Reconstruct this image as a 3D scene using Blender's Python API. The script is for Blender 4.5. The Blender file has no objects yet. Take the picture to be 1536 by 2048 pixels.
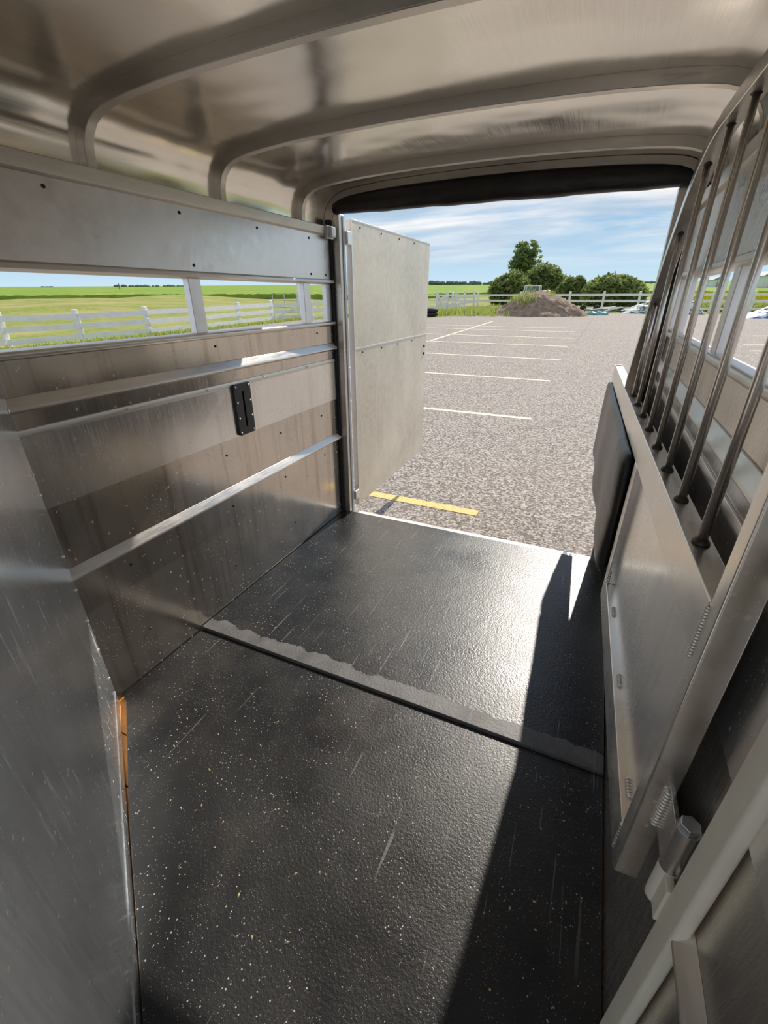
import bpy, math, random
from mathutils import Vector, Matrix, noise
random.seed(7)
sc = bpy.context.scene
COL = sc.collection

# ------------------------------------------------------------------ camera
H = 1.5                      # eye height over the trailer floor (m)
FPX, PITCH, YAW, ROLL = 881.0, math.radians(26.08), math.radians(24.4), math.radians(-0.108)
TILT = math.radians(0.95)    # the trailer stands slightly nose-up
FLOOR_Z = 0.40               # trailer floor over the asphalt at the eye
M = Matrix.Translation((0, 0, FLOOR_Z)) @ Matrix.Rotation(-TILT, 4, 'X')
cp, sp = math.cos(PITCH), math.sin(PITCH)
fw = Vector((0, cp, -sp)); up = Vector((0, sp, cp)); rt = Vector((1, 0, 0))
cr, sr = math.cos(ROLL), math.sin(ROLL)
rt, up = cr * rt + sr * up, -sr * rt + cr * up
RZ = Matrix.Rotation(YAW, 3, 'Z')
rt, up, fw = RZ @ rt, RZ @ up, RZ @ fw
cam_d = bpy.data.cameras.new('camera')
cam = bpy.data.objects.new('camera', cam_d); COL.objects.link(cam)
cam_d.sensor_fit = 'VERTICAL'; cam_d.sensor_height = 36.0
cam_d.lens = 36.0 * FPX / 2048.0
cam_d.clip_start = 0.02; cam_d.clip_end = 5000
CM = Matrix((rt, up, -fw)).transposed().to_4x4(); CM.translation = (0, 0, H)
cam.matrix_world = M @ CM
sc.camera = cam
EYE = M @ Vector((0, 0, H))
M3 = M.to_3x3()
def pdir(px, py):
    return M3 @ (fw * FPX + rt * (px - 768) - up * (py - 1024))
def gnd(px, py, z=0.0):
    d = pdir(px, py); t = (z - EYE.z) / d.z
    return EYE + d * t
def at_dist(px, py, r):          # a point at horizontal range r along a pixel's direction
    d = pdir(px, py); return EYE + d * (r / math.hypot(d.x, d.y))

# ------------------------------------------------------------------ view, world, sun
sc.view_settings.view_transform = 'Standard'
sc.view_settings.look = 'None'
sc.view_settings.gamma = 1.0
sc.view_settings.use_curve_mapping = False
sc.view_settings.exposure = 0.82
SUN_EL, SUN_AZ = math.radians(36.8), math.radians(6.3)   # azimuth: degrees right of the rear
SUN_DIR = Vector((math.sin(SUN_AZ) * math.cos(SUN_EL), math.cos(SUN_AZ) * math.cos(SUN_EL), math.sin(SUN_EL)))
sd = bpy.data.lights.new('sun', 'SUN'); sd.energy = 3.0; sd.angle = math.radians(0.6); sd.color = (1, 0.93, 0.83)
so = bpy.data.objects.new('sun', sd); COL.objects.link(so)
so.rotation_euler = SUN_DIR.to_track_quat('Z', 'Y').to_euler()
so.location = (0, 20, 30)

w = bpy.data.worlds.new('sky'); sc.world = w; w.use_nodes = True
nt = w.node_tree; N = nt.nodes; L = nt.links
N.clear()
def wn(t, **k):
    n = N.new(t)
    for a, b in k.items(): setattr(n, a, b)
    return n
tc = wn('ShaderNodeTexCoord'); sx = wn('ShaderNodeSeparateXYZ'); L.new(tc.outputs['Generated'], sx.inputs[0])
mz = wn('ShaderNodeMath', operation='MAXIMUM'); L.new(sx.outputs[2], mz.inputs[0]); mz.inputs[1].default_value = 0.0
az = wn('ShaderNodeMath', operation='ADD'); L.new(mz.outputs[0], az.inputs[0]); az.inputs[1].default_value = 0.13
dx = wn('ShaderNodeMath', operation='DIVIDE'); L.new(sx.outputs[0], dx.inputs[0]); L.new(az.outputs[0], dx.inputs[1])
dy = wn('ShaderNodeMath', operation='DIVIDE'); L.new(sx.outputs[1], dy.inputs[0]); L.new(az.outputs[0], dy.inputs[1])
cx = wn('ShaderNodeCombineXYZ'); L.new(dx.outputs[0], cx.inputs[0]); L.new(dy.outputs[0], cx.inputs[1])
mp = wn('ShaderNodeMapping'); L.new(cx.outputs[0], mp.inputs[0])
mp.inputs['Rotation'].default_value = (0, 0, math.radians(-12)); mp.inputs['Scale'].default_value = (0.42, 0.95, 1)
mp.inputs['Location'].default_value = (3.1, 1.7, 0)
n1 = wn('ShaderNodeTexNoise'); n1.inputs['Scale'].default_value = 1.1; n1.inputs['Detail'].default_value = 9; n1.inputs['Roughness'].default_value = 0.6
n1.inputs['Distortion'].default_value = 0.5
L.new(mp.outputs[0], n1.inputs['Vector'])
cr1 = wn('ShaderNodeValToRGB'); cr1.color_ramp.elements[0].position = 0.36; cr1.color_ramp.elements[1].position = 0.58
cr1.color_ramp.elements[0].color = (0, 0, 0, 1); cr1.color_ramp.elements[1].color = (1, 1, 1, 1)
L.new(n1.outputs['Fac'], cr1.inputs[0])
gr = wn('ShaderNodeValToRGB'); L.new(mz.outputs[0], gr.inputs[0])
e = gr.color_ramp.elements; e[0].position = 0.0; e[0].color = (0.56, 0.74, 0.86, 1); e[1].position = 1.0; e[1].color = (0.10, 0.25, 0.55, 1)
e2 = e.new(0.10); e2.color = (0.34, 0.54, 0.74, 1); e3 = e.new(0.3); e3.color = (0.21, 0.40, 0.66, 1)
# cloud amount fades near the horizon
fd = wn('ShaderNodeMapRange'); L.new(sx.outputs[2], fd.inputs[0]); fd.inputs[1].default_value = 0.02; fd.inputs[2].default_value = 0.10
cm = wn('ShaderNodeMath', operation='MULTIPLY'); L.new(cr1.outputs[0], cm.inputs[0]); L.new(fd.outputs[0], cm.inputs[1])
cm2 = wn('ShaderNodeMath', operation='MULTIPLY'); L.new(cm.outputs[0], cm2.inputs[0]); cm2.inputs[1].default_value = 0.92
n2 = wn('ShaderNodeTexNoise'); n2.inputs['Scale'].default_value = 2.3; n2.inputs['Detail'].default_value = 6; L.new(mp.outputs[0], n2.inputs['Vector'])
cr2 = wn('ShaderNodeValToRGB'); L.new(n2.outputs['Fac'], cr2.inputs[0]); cr2.color_ramp.elements[0].position = 0.36; cr2.color_ramp.elements[1].position = 0.60
cr2.color_ramp.elements[0].color = (0.50, 0.58, 0.68, 1); cr2.color_ramp.elements[1].color = (0.92, 0.91, 0.90, 1)
mx = wn('ShaderNodeMix', data_type='RGBA'); L.new(cm2.outputs[0], mx.inputs[0]); L.new(gr.outputs[0], mx.inputs[6]); L.new(cr2.outputs[0], mx.inputs[7])
bg = wn('ShaderNodeBackground'); L.new(mx.outputs[2], bg.inputs[0]); bg.inputs[1].default_value = 0.62
ow = wn('ShaderNodeOutputWorld'); L.new(bg.outputs[0], ow.inputs[0])

# ------------------------------------------------------------------ materials
MAT = {}
class G:
    """tiny node-graph helper"""
    def __init__(s, name):
        m = bpy.data.materials.new(name); m.use_nodes = True; s.m = m
        s.t = m.node_tree; s.N = s.t.nodes; s.L = s.t.links
        s.b = s.N['Principled BSDF']; s.tc = s.N.new('ShaderNodeTexCoord')
    def new(s, t, **k):
        n = s.N.new(t)
        for a, b in k.items(): setattr(n, a, b)
        return n
    def map(s, scale=(1, 1, 1), rot=(0, 0, 0), loc=(0, 0, 0)):
        n = s.N.new('ShaderNodeMapping'); s.L.new(s.tc.outputs['Object'], n.inputs[0])
        n.inputs['Scale'].default_value = scale; n.inputs['Rotation'].default_value = rot; n.inputs['Location'].default_value = loc
        return n.outputs[0]
    def noise(s, vec, scale, detail=3, rough=0.5, dist=0):
        n = s.N.new('ShaderNodeTexNoise'); s.L.new(vec, n.inputs['Vector'])
        n.inputs['Scale'].default_value = scale; n.inputs['Detail'].default_value = detail
        n.inputs['Roughness'].default_value = rough; n.inputs['Distortion'].default_value = dist
        return n.outputs['Fac']
    def vor(s, vec, scale, feat='F1'):
        n = s.N.new('ShaderNodeTexVoronoi'); n.feature = feat; s.L.new(vec, n.inputs['Vector']); n.inputs['Scale'].default_value = scale
        return n
    def ramp(s, fac, *st):
        n = s.N.new('ShaderNodeValToRGB'); s.L.new(fac, n.inputs[0]); el = n.color_ramp.elements
        while len(el) < len(st): el.new(0.5)
        for e, (p, c) in zip(el, st):
            e.position = p; e.color = (c, c, c, 1) if not isinstance(c, tuple) else (*c, 1)
        return n.outputs[0]
    def mr(s, fac, a, b, c, d):
        n = s.N.new('ShaderNodeMapRange'); s.L.new(fac, n.inputs[0])
        for i, v in enumerate((a, b, c, d)): n.inputs[i + 1].default_value = v
        return n.outputs[0]
    def math(s, op, a, b=None):
        n = s.N.new('ShaderNodeMath'); n.operation = op
        for i, v in enumerate((a, b)):
            if v is None: continue
            if isinstance(v, (int, float)): n.inputs[i].default_value = v
            else: s.L.new(v, n.inputs[i])
        return n.outputs[0]
    def mix(s, fac, a, b, mode='MIX'):
        n = s.N.new('ShaderNodeMix'); n.data_type = 'RGBA'; n.blend_type = mode
        for i, v in ((0, fac), (6, a), (7, b)):
            if isinstance(v, (int, float)): n.inputs[i].default_value = v
            elif isinstance(v, tuple): n.inputs[i].default_value = (*v, 1)
            else: s.L.new(v, n.inputs[i])
        return n.outputs[2]
    def set(s, k, v):
        i = s.b.inputs[k]
        if isinstance(v, (int, float)): i.default_value = v
        elif isinstance(v, tuple): i.default_value = (*v, 1)
        else: s.L.new(v, i)
    def bump(s, h, st=0.2, dist=0.01, prev=None):
        n = s.N.new('ShaderNodeBump'); s.L.new(h, n.inputs['Height']); n.inputs['Strength'].default_value = st; n.inputs['Distance'].default_value = dist
        if prev is not None: s.L.new(prev, n.inputs['Normal'])
        s.L.new(n.outputs[0], s.b.inputs['Normal']); return n.outputs[0]

def metal(name, base, rough=0.3, streak=(3, 0.3, 60), specks=0.0, metallic=0.9, wave=0.0, drip=0.0, dark=0.82, scratch=False, stipple=0):
    g = G(name); P = g.map()
    big = g.noise(P, 2.2, 4, 0.6)
    fine = g.noise(g.map(streak), 9, 4, 0.6)
    mott = g.noise(P, 34, 3, 0.7)
    c = g.mix(g.mr(big, 0.3, 0.7, 0, 1), tuple(x * dark for x in base), base)
    c = g.mix(g.mr(fine, 0.35, 0.65, 0, 0.45), c, tuple(min(1, x * 1.12) for x in base))
    c = g.mix(g.mr(mott, 0.55, 0.85, 0, 0.12), c, tuple(x * 0.72 for x in base))
    r = g.mr(g.math('ADD', big, fine), 0.7, 1.3, rough * 0.75, rough * 1.35)
    met = None
    if drip:
        d = g.noise(g.map((16, 16, 0.7)), 1.6, 5, 0.65)
        d = g.mr(d, 0.52, 0.72, 0, drip)
        c = g.mix(d, c, tuple(x * y for x, y in zip(base, (0.62, 0.5, 0.4))))
    if specks:
        v = g.vor(g.map((1, 1, 0.75), rot=(.2, .3, 0)), 34)
        m1 = g.math('LESS_THAN', v.outputs['Distance'], 0.125)
        cl = g.math('GREATER_THAN', g.noise(P, 3.0, 3), 0.47)
        m1 = g.math('MULTIPLY', m1, cl)
        v2 = g.vor(g.map((1, 1, 1), loc=(3, 1, 2)), 110)
        m2 = g.math('LESS_THAN', v2.outputs['Distance'], 0.15)
        m2 = g.math('MULTIPLY', m2, g.math('GREATER_THAN', g.noise(P, 5, 2), 0.55))
        mk = g.math('MAXIMUM', m1, m2)
        if scratch:
            s1 = g.noise(g.map((30, 30, 2.6), rot=(0.15, 0.12, 0)), 1.5, 3, 0.6)
            s1 = g.math('MULTIPLY', g.mr(s1, 0.595, 0.66, 0, 1), g.mr(g.noise(P, 4.5, 2), 0.48, 0.6, 0, 1))
            mk = g.math('MAXIMUM', mk, g.math('MULTIPLY', s1, 0.75))
        mk = g.math('MULTIPLY', mk, specks)
        c = g.mix(mk, c, (0.85, 0.83, 0.80))
        met = g.math('MULTIPLY', g.math('SUBTRACT', 1.0, mk), metallic)
    g.set('Base Color', c); g.set('Roughness', r)
    g.set('Metallic', met if met is not None else metallic)
    h = g.noise(g.map(streak), 30, 2)
    pv = g.bump(h, 0.03, 0.001)
    if wave:
        hw = g.noise(g.map((1.0, 1.5, 1.0)), 2.6, 1, 0.4)
        g.bump(hw, wave, 0.05, pv)
    if stipple: g.bump(g.vor(g.map((1, 1, .55)), 85).outputs['Distance'], stipple, 0.006, pv)
    MAT[name] = g.m; return g.m

metal('aluminium_wall', (0.71, 0.64, 0.56), 0.17, (1, 26, 0.8), specks=0.8, drip=0.7, wave=0.10)
metal('aluminium_clean', (0.72, 0.66, 0.58), 0.24, (1, 26, 0.8), specks=0.0, drip=0.4, wave=0.10)
metal('aluminium_kick', (0.90, 0.86, 0.81), 0.22, (1, 20, 0.8), specks=0.35, drip=0.25, wave=0.06)
metal('aluminium_upper', (0.88, 0.85, 0.84), 0.36, (1, 2, 2), specks=0.15, wave=0.04)
metal('aluminium_roof', (0.92, 0.86, 0.76), 0.19, (40, 0.6, 1), specks=0.0, wave=0.30, dark=0.9)
metal('aluminium_front', (0.70, 0.745, 0.79), 0.19, (14, 14, 0.7), specks=0.85, wave=0.06, scratch=True)
metal('aluminium_frame', (0.76, 0.70, 0.63), 0.33, (1, 1, 14), specks=0.12)
metal('aluminium_bow', (0.72, 0.67, 0.60), 0.42, (1, 1, 6))
metal('aluminium_gate', (0.82, 0.78, 0.72), 0.28, (1, 1, 1), specks=0.25, drip=0.1, metallic=0.93)
metal('aluminium_door', (0.84, 0.77, 0.65), 0.48, (3, 3, 3), specks=0.1, drip=0.16, dark=0.78, metallic=0.55)
metal('aluminium_stipple', (0.88, 0.86, 0.82), 0.45, (1, 2, 2), specks=0.3, metallic=0.55, stipple=0.5)
metal('steel_bar', (0.80, 0.74, 0.67), 0.28, (8, 8, 0.6), drip=0.2)
metal('galvanised', (0.75, 0.75, 0.73), 0.38, (4, 4, 4))
metal('weld_bead', (0.75, 0.71, 0.64), 0.42, (9, 9, 9))
metal('burnt_weld', (0.10, 0.085, 0.075), 0.55, (9, 9, 9))

def plain(name, col, rough=0.6, var=0.15, scale=12, bump=0.0, spec=0.5, metallic=0.0, bscale=None):
    g = G(name); P = g.map()
    n = g.noise(P, scale, 4, 0.6)
    g.set('Base Color', g.mix(g.mr(n, 0.3, 0.7, 0, 1), tuple(c * (1 - var) for c in col), tuple(min(1, c * (1 + var)) for c in col)))
    g.set('Roughness', rough); g.set('Metallic', metallic); g.set('Specular IOR Level', spec)
    if bump: g.bump(g.noise(P, bscale or scale * 4, 3, 0.6), bump, 0.01)
    MAT[name] = g.m; return g.m
plain('beige_paint', (0.82, 0.74, 0.59), 0.32, 0.06, 8, 0.03)
plain('black_plate', (0.022, 0.022, 0.024), 0.42, 0.2, 60, 0.1)
plain('black_slot', (0.004, 0.004, 0.004), 0.8, 0.1, 20)
plain('black_rubber', (0.02, 0.019, 0.019), 0.6, 0.3, 40, 0.1)
plain('white_gasket', (0.75, 0.76, 0.77), 0.5, 0.05)
plain('lens', (0.75, 0.77, 0.78), 0.15, 0.1, 30, spec=0.8)
plain('white_paint', (0.78, 0.78, 0.76), 0.55, 0.07, 3)
plain('wood_deck', (0.62, 0.27, 0.07), 0.7, 0.25, 5, 0.15)
plain('bark', (0.10, 0.08, 0.06), 0.9, 0.3, 8, 0.3)
plain('tyre', (0.02, 0.02, 0.021), 0.75, 0.3, 10)
plain('glass_dark', (0.75, 0.80, 0.80), 0.05, 0.1, 3, spec=0.6)
MAT['glass_dark'].node_tree.nodes['Principled BSDF'].inputs['Transmission Weight'].default_value = 0.95
plain('truck_white', (0.70, 0.69, 0.66), 0.45, 0.08, 2)
plain('tan_crumb', (0.55, 0.42, 0.22), 0.8, 0.3, 50)
plain('gate_tube', (0.52, 0.54, 0.55), 0.4, 0.1, 5, metallic=0.5)
plain('teal_plastic', (0.16, 0.36, 0.36), 0.5, 0.2, 4)
plain('grey_scrap', (0.30, 0.29, 0.28), 0.7, 0.4, 3)
plain('far_tree', (0.12, 0.16, 0.12), 0.9, 0.4, 0.3)
plain('far_wall', (0.75, 0.75, 0.73), 0.7, 0.06, 0.3)
plain('far_roof', (0.30, 0.31, 0.33), 0.7, 0.06, 0.3)
plain('pole', (0.22, 0.19, 0.16), 0.8, 0.2, 1)

def vinyl():
    g = G('black_vinyl'); P = g.map()
    n = g.noise(P, 9, 4, 0.6)
    g.set('Base Color', g.mix(g.mr(n, 0.3, 0.7, 0, 1), (0.016, 0.013, 0.013), (0.035, 0.03, 0.028)))
    g.set('Roughness', 0.36)
    pv = g.bump(g.noise(g.map((1, 0.8, 2.6)), 5, 4, 0.55), 0.40, 0.02)
    g.bump(g.noise(P, 160, 2), 0.2, 0.003, pv)
    MAT['black_vinyl'] = g.m
vinyl()

def rubber(name, wet_lo, wet_hi, strip=None):
    g = G(name); P = g.map()
    big = g.noise(P, 1.5, 4, 0.6, 0.3)
    c = g.mix(g.mr(g.noise(P, 6, 4), 0.35, 0.7, 0, 1), (0.009, 0.009, 0.010), (0.020, 0.019, 0.018))
    # brown dusty patches
    c = g.mix(g.mr(g.noise(g.map(loc=(4, 2, 0)), 2.1, 3, 0.6), 0.56, 0.75, 0, 0.5), c, (0.055, 0.042, 0.031))
    # long drag scratches towards the rear
    s = g.noise(g.map((34, 1.0, 1), rot=(0, 0, 0.03)), 1.6, 2, 0.5)
    s2 = g.noise(g.map((55, 1.6, 1), rot=(0, 0, -0.35), loc=(1.3, 0, 0)), 1.4, 2, 0.5)
    patch = g.mr(g.noise(g.map(loc=(9, 3, 1)), 2.4, 2), 0.44, 0.56, 0, 1)
    sm = g.math('MULTIPLY', g.math('MAXIMUM', g.mr(s, 0.675, 0.70, 0, 1), g.mr(s2, 0.685, 0.70, 0, 1)), patch)
    c = g.mix(g.math('MULTIPLY', sm, 0.55), c, (0.22, 0.20, 0.18))
    # pale grit
    v = g.vor(P, 62); gsel = g.math('GREATER_THAN', g.noise(g.map(loc=(2, 7, 0)), 5, 3, 0.6), 0.50)
    m1 = g.math('MULTIPLY', g.math('LESS_THAN', v.outputs['Distance'], 0.125), gsel)
    v2 = g.vor(g.map(loc=(5, 5, 0)), 150)
    m2 = g.math('MULTIPLY', g.math('LESS_THAN', v2.outputs['Distance'], 0.14), g.math('GREATER_THAN', g.noise(P, 12, 2), 0.44))
    mk = g.math('MAXIMUM', m1, g.math('MULTIPLY', m2, 0.6))
    c = g.mix(mk, c, (0.42, 0.40, 0.37))
    rr = g.mr(big, 0.35, 0.65, wet_lo, wet_hi)
    if strip:                                    # dry, dusty strip along the near edge
        sx = g.new('ShaderNodeSeparateXYZ'); g.L.new(g.tc.outputs['Object'], sx.inputs[0])
        jag = g.noise(g.map((1, 1, 1)), 9, 5, 0.65)
        wav = g.noise(g.map((1, 0, 0)), 1.3, 1)
        lim = g.math('ADD', g.math('MULTIPLY', jag, 0.10), g.math('MULTIPLY', wav, 0.05))
        y = g.math('SUBTRACT', sx.outputs[1], strip)
        dry = g.math('LESS_THAN', y, lim)
        c = g.mix(g.math('MULTIPLY', dry, g.mr(jag, 0.3, 0.7, 0.35, 0.85)), c, (0.165, 0.16, 0.158))
        rr = g.math('ADD', rr, g.math('MULTIPLY', dry, 0.22))
        mk2 = dry
    rr = g.math('ADD', rr, g.math('MULTIPLY', mk, 0.25))
    g.set('Base Color', c); g.set('Roughness', rr); g.set('Specular IOR Level', 0.6)
    pv = g.bump(g.noise(P, 110, 3, 0.65), 0.34, 0.004)
    g.bump(g.noise(P, 14, 3), 0.035, 0.01, pv)
    MAT[name] = g.m
rubber('rubber_front', 0.26, 0.50)
rubber('rubber_rear', 0.25, 0.42, strip=1.2)

def asphalt():
    g = G('asphalt'); P = g.map()
    v = g.vor(P, 52); n = g.noise(P, 80, 3, 0.7); big = g.noise(P, 0.35, 4, 0.6)
    vc = g.new('ShaderNodeSeparateColor'); g.L.new(v.outputs['Color'], vc.inputs[0])
    c = g.ramp(g.math('ADD', g.math('MULTIPLY', vc.outputs[0], 0.6), g.math('MULTIPLY', n, 0.4)),
               (0.18, (0.085, 0.07, 0.06)), (0.5, (0.26, 0.225, 0.20)), (0.82, (0.60, 0.54, 0.47)))
    c = g.mix(g.mr(big, 0.3, 0.7, 0, 0.35), c, (0.34, 0.285, 0.255))
    # cracks and tyre marks
    cr = g.vor(g.map((1, 1, 0.01)), 0.09, 'DISTANCE_TO_EDGE')
    wob = g.noise(P, 1.5, 4)
    ck = g.mr(g.math('ADD', cr.outputs['Distance'], g.math('MULTIPLY', wob, 0.02)), 0.008, 0.016, 0.28, 0)
    c = g.mix(ck, c, (0.11, 0.09, 0.085))
    g.set('Base Color', c); g.set('Roughness', 0.9); g.set('Specular IOR Level', 0.2)
    g.bump(v.outputs['Distance'], 0.5, 0.006)
    MAT['asphalt'] = g.m
asphalt()
def paint(name, col, worn):
    g = G(name); P = g.map()
    n = g.noise(P, 45, 4, 0.7)
    g.set('Base Color', g.mix(g.mr(n, worn, worn + 0.08, 0, 1), col, (0.26, 0.22, 0.19))); g.set('Roughness', 0.8)
    MAT[name] = g.m
paint('yellow_paint', (0.80, 0.57, 0.20), 0.56)
paint('cream_paint', (0.80, 0.70, 0.50), 0.60)
def green(name, a, b, scale, dry=None):
    g = G(name); P = g.map()
    n = g.noise(P, scale, 5, 0.65); big = g.noise(P, scale * 0.06, 4, 0.6)
    c = g.mix(g.mr(n, 0.3, 0.7, 0, 1), a, b)
    if dry: c = g.mix(g.mr(big, 0.42, 0.62, 0, 0.85), c, dry)
    g.set('Base Color', c); g.set('Roughness', 0.9); g.set('Specular IOR Level', 0.1)
    g.bump(n, 0.6, 0.08)
    if name.startswith('leaf') or name == 'weed':
        tr = g.new('ShaderNodeBsdfTranslucent'); g.L.new(c, tr.inputs[0]); mxs = g.new('ShaderNodeMixShader'); mxs.inputs[0].default_value = 0.45
        g.L.new(g.b.outputs[0], mxs.inputs[1]); g.L.new(tr.outputs[0], mxs.inputs[2]); g.L.new(mxs.outputs[0], g.N['Material Output'].inputs[0])
    MAT[name] = g.m
green('lawn', (0.15, 0.19, 0.04), (0.31, 0.33, 0.08), 2.5, (0.38, 0.33, 0.13))
green('crop', (0.12, 0.22, 0.025), (0.23, 0.34, 0.05), 0.9, (0.27, 0.34, 0.055))
green('leaf', (0.10, 0.14, 0.04), (0.36, 0.42, 0.15), 1.6)
green('leaf_tree', (0.10, 0.15, 0.05), (0.32, 0.40, 0.15), 1.6)
green('weed', (0.22, 0.29, 0.06), (0.52, 0.55, 0.17), 4)
green('rape_flower', (0.45, 0.42, 0.02), (0.85, 0.70, 0.03), 4)
def dirt():
    g = G('dirt'); P = g.map()
    n = g.noise(P, 3.5, 6, 0.7); n2 = g.noise(P, 0.9, 3)
    c = g.ramp(n, (0.3, (0.18, 0.12, 0.08)), (0.55, (0.40, 0.285, 0.20)), (0.75, (0.58, 0.45, 0.33)))
    c = g.mix(g.mr(n2, 0.6, 0.75, 0, 0.4), c, (0.20, 0.19, 0.09))
    g.set('Base Color', c); g.set('Roughness', 0.95); g.bump(n, 0.9, 0.25); MAT['dirt'] = g.m
dirt()
def tarp(name, a, b):
    g = G(name); P = g.map((1, 1, 2.4), rot=(0.5, 0.4, 0.3))
    n = g.noise(P, 2.6, 3, 0.6, 0.8)
    g.set('Base Color', g.mix(g.mr(n, 0.47, 0.53, 0, 1), a, b)); g.set('Roughness', 0.4); MAT[name] = g.m
tarp('tarp_green', (0.62, 0.66, 0.62), (0.08, 0.12, 0.10))
tarp('tarp_blue', (0.55, 0.62, 0.72), (0.05, 0.09, 0.28))

# ------------------------------------------------------------------ mesh helpers
TRAILER = []
class MB:
    def __init__(s): s.v = []; s.f = []
    def add(s, vs, fs):
        o = len(s.v); s.v += [tuple(p) for p in vs]; s.f += [tuple(i + o for i in q) for q in fs]; return s
    def box(s, x0, x1, y0, y1, z0, z1):
        vs = [(x, y, z) for z in (z0, z1) for y in (y0, y1) for x in (x0, x1)]
        return s.add(vs, [(0, 2, 3, 1), (4, 5, 7, 6), (0, 1, 5, 4), (2, 6, 7, 3), (0, 4, 6, 2), (1, 3, 7, 5)])
    def prism(s, poly, a0, a1, fn):
        """extrude a closed 2D polygon; fn(u, v, a) -> point"""
        n = len(poly)
        vs = [fn(u, v, a0) for u, v in poly] + [fn(u, v, a1) for u, v in poly]
        fs = [tuple(range(n))[::-1], tuple(range(n, 2 * n))] + [(i, (i + 1) % n, n + (i + 1) % n, n + i) for i in range(n)]
        return s.add(vs, fs)
    def sweep(s, rings, closed=True, caps=True):
        n = len(rings[0]); vs = [p for r in rings for p in r]; fs = []
        for i in range(len(rings) - 1):
            for j in range(n if closed else n - 1):
                a, b = i * n + j, i * n + (j + 1) % n
                fs.append((a, b, b + n, a + n))
        if caps and closed:
            fs.append(tuple(range(n))[::-1]); m = (len(rings) - 1) * n; fs.append(tuple(range(m, m + n)))
        return s.add(vs, fs)
    def tube(s, pts, r, n=10, caps=True):
        pts = [Vector(p) for p in pts]; rings = []
        for i, p in enumerate(pts):
            t = (pts[min(i + 1, len(pts) - 1)] - pts[max(i - 1, 0)]).normalized()
            a = t.cross(Vector((0, 0, 1)))
            if a.length < 1e-3: a = t.cross(Vector((1, 0, 0)))
            a.normalize(); b = t.cross(a)
            rr = r[i] if isinstance(r, (list, tuple)) else r
            rings.append([p + rr * (math.cos(k * math.tau / n) * a + math.sin(k * math.tau / n) * b) for k in range(n)])
        return s.sweep(rings, True, caps)
    def bar(s, p, q, w, t, upv=(0, 0, 1)):
        """rectangular bar from p to q; w across, t along upv"""
        p, q = Vector(p), Vector(q); d = (q - p).normalized(); u = Vector(upv)
        a = d.cross(u).normalized(); b = a.cross(d).normalized()
        rg = lambda c: [c + a * w / 2 + b * t / 2, c - a * w / 2 + b * t / 2, c - a * w / 2 - b * t / 2, c + a * w / 2 - b * t / 2]
        return s.sweep([rg(p), rg(q)])
    def mesh(s, name):
        m = bpy.data.meshes.new(name); m.from_pydata(s.v, [], s.f); m.validate(); m.update()
        import bmesh
        b = bmesh.new(); b.from_mesh(m); bmesh.ops.recalc_face_normals(b, faces=b.faces); b.to_mesh(m); b.free()
        return m
def obj(name, mb, mat, parent=None, bevel=0, smooth=False, trailer=None, mesh=None, seg=2):
    m = mesh or mb.mesh(name)
    if not m.materials: m.materials.append(MAT[mat])
    o = bpy.data.objects.new(name, m); COL.objects.link(o); o.parent = parent
    if smooth:
        for p in m.polygons: p.use_smooth = True
    if bevel:
        b = o.modifiers.new('bevel', 'BEVEL'); b.width = bevel; b.segments = seg; b.limit_method = 'ANGLE'; b.angle_limit = math.radians(40)
        b.harden_normals = False
        for p in m.polygons: p.use_smooth = True
        try:
            ms = o.modifiers.new('wn', 'WEIGHTED_NORMAL'); ms.keep_sharp = True
        except Exception: pass
    if trailer and parent is None: TRAILER.append(o)
    return o
def empty(name, loc=(0, 0, 0), trailer=False):
    o = bpy.data.objects.new(name, None); COL.objects.link(o); o.location = loc; o.empty_display_size = 0.1
    if trailer: TRAILER.append(o)
    return o
def tag(o, label, cat, group=None, kind=None):
    o['label'] = label; o['category'] = cat
    if group: o['group'] = group
    if kind: o['kind'] = kind
    return o
def struct(o, label=None, cat=None):
    o['kind'] = 'structure'
    if label: o['label'] = label
    if cat: o['category'] = cat
    return o

# ================================================================== TRAILER SHELL (metres, trailer coordinates)
XL, XR, YR, YF = -1.036 * H, 0.197 * H, 1.79 * H, -0.32
XC = (XL + XR) / 2
Z = lambda v: (v + 1) * H          # heights measured as fractions of eye height, relative to the eye

# ---- floor deck of planks
fl = struct(obj('floor', MB().box(XL - .03, XR + .03, YF, YR, -.10, -.052), 'wood_deck', trailer=True),
            'orange timber deck under the rubber mats of the trailer', 'floor')
y = YF; k = 0
pm = MB().box(XL - .02, XR + .02, 0, .132, -.05, -.022).mesh('plank'); pm.materials.append(MAT['wood_deck'])
while y < YR - .14:
    p = obj('plank', None, None, fl, mesh=pm); p.location.y = y; y += .137

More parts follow.
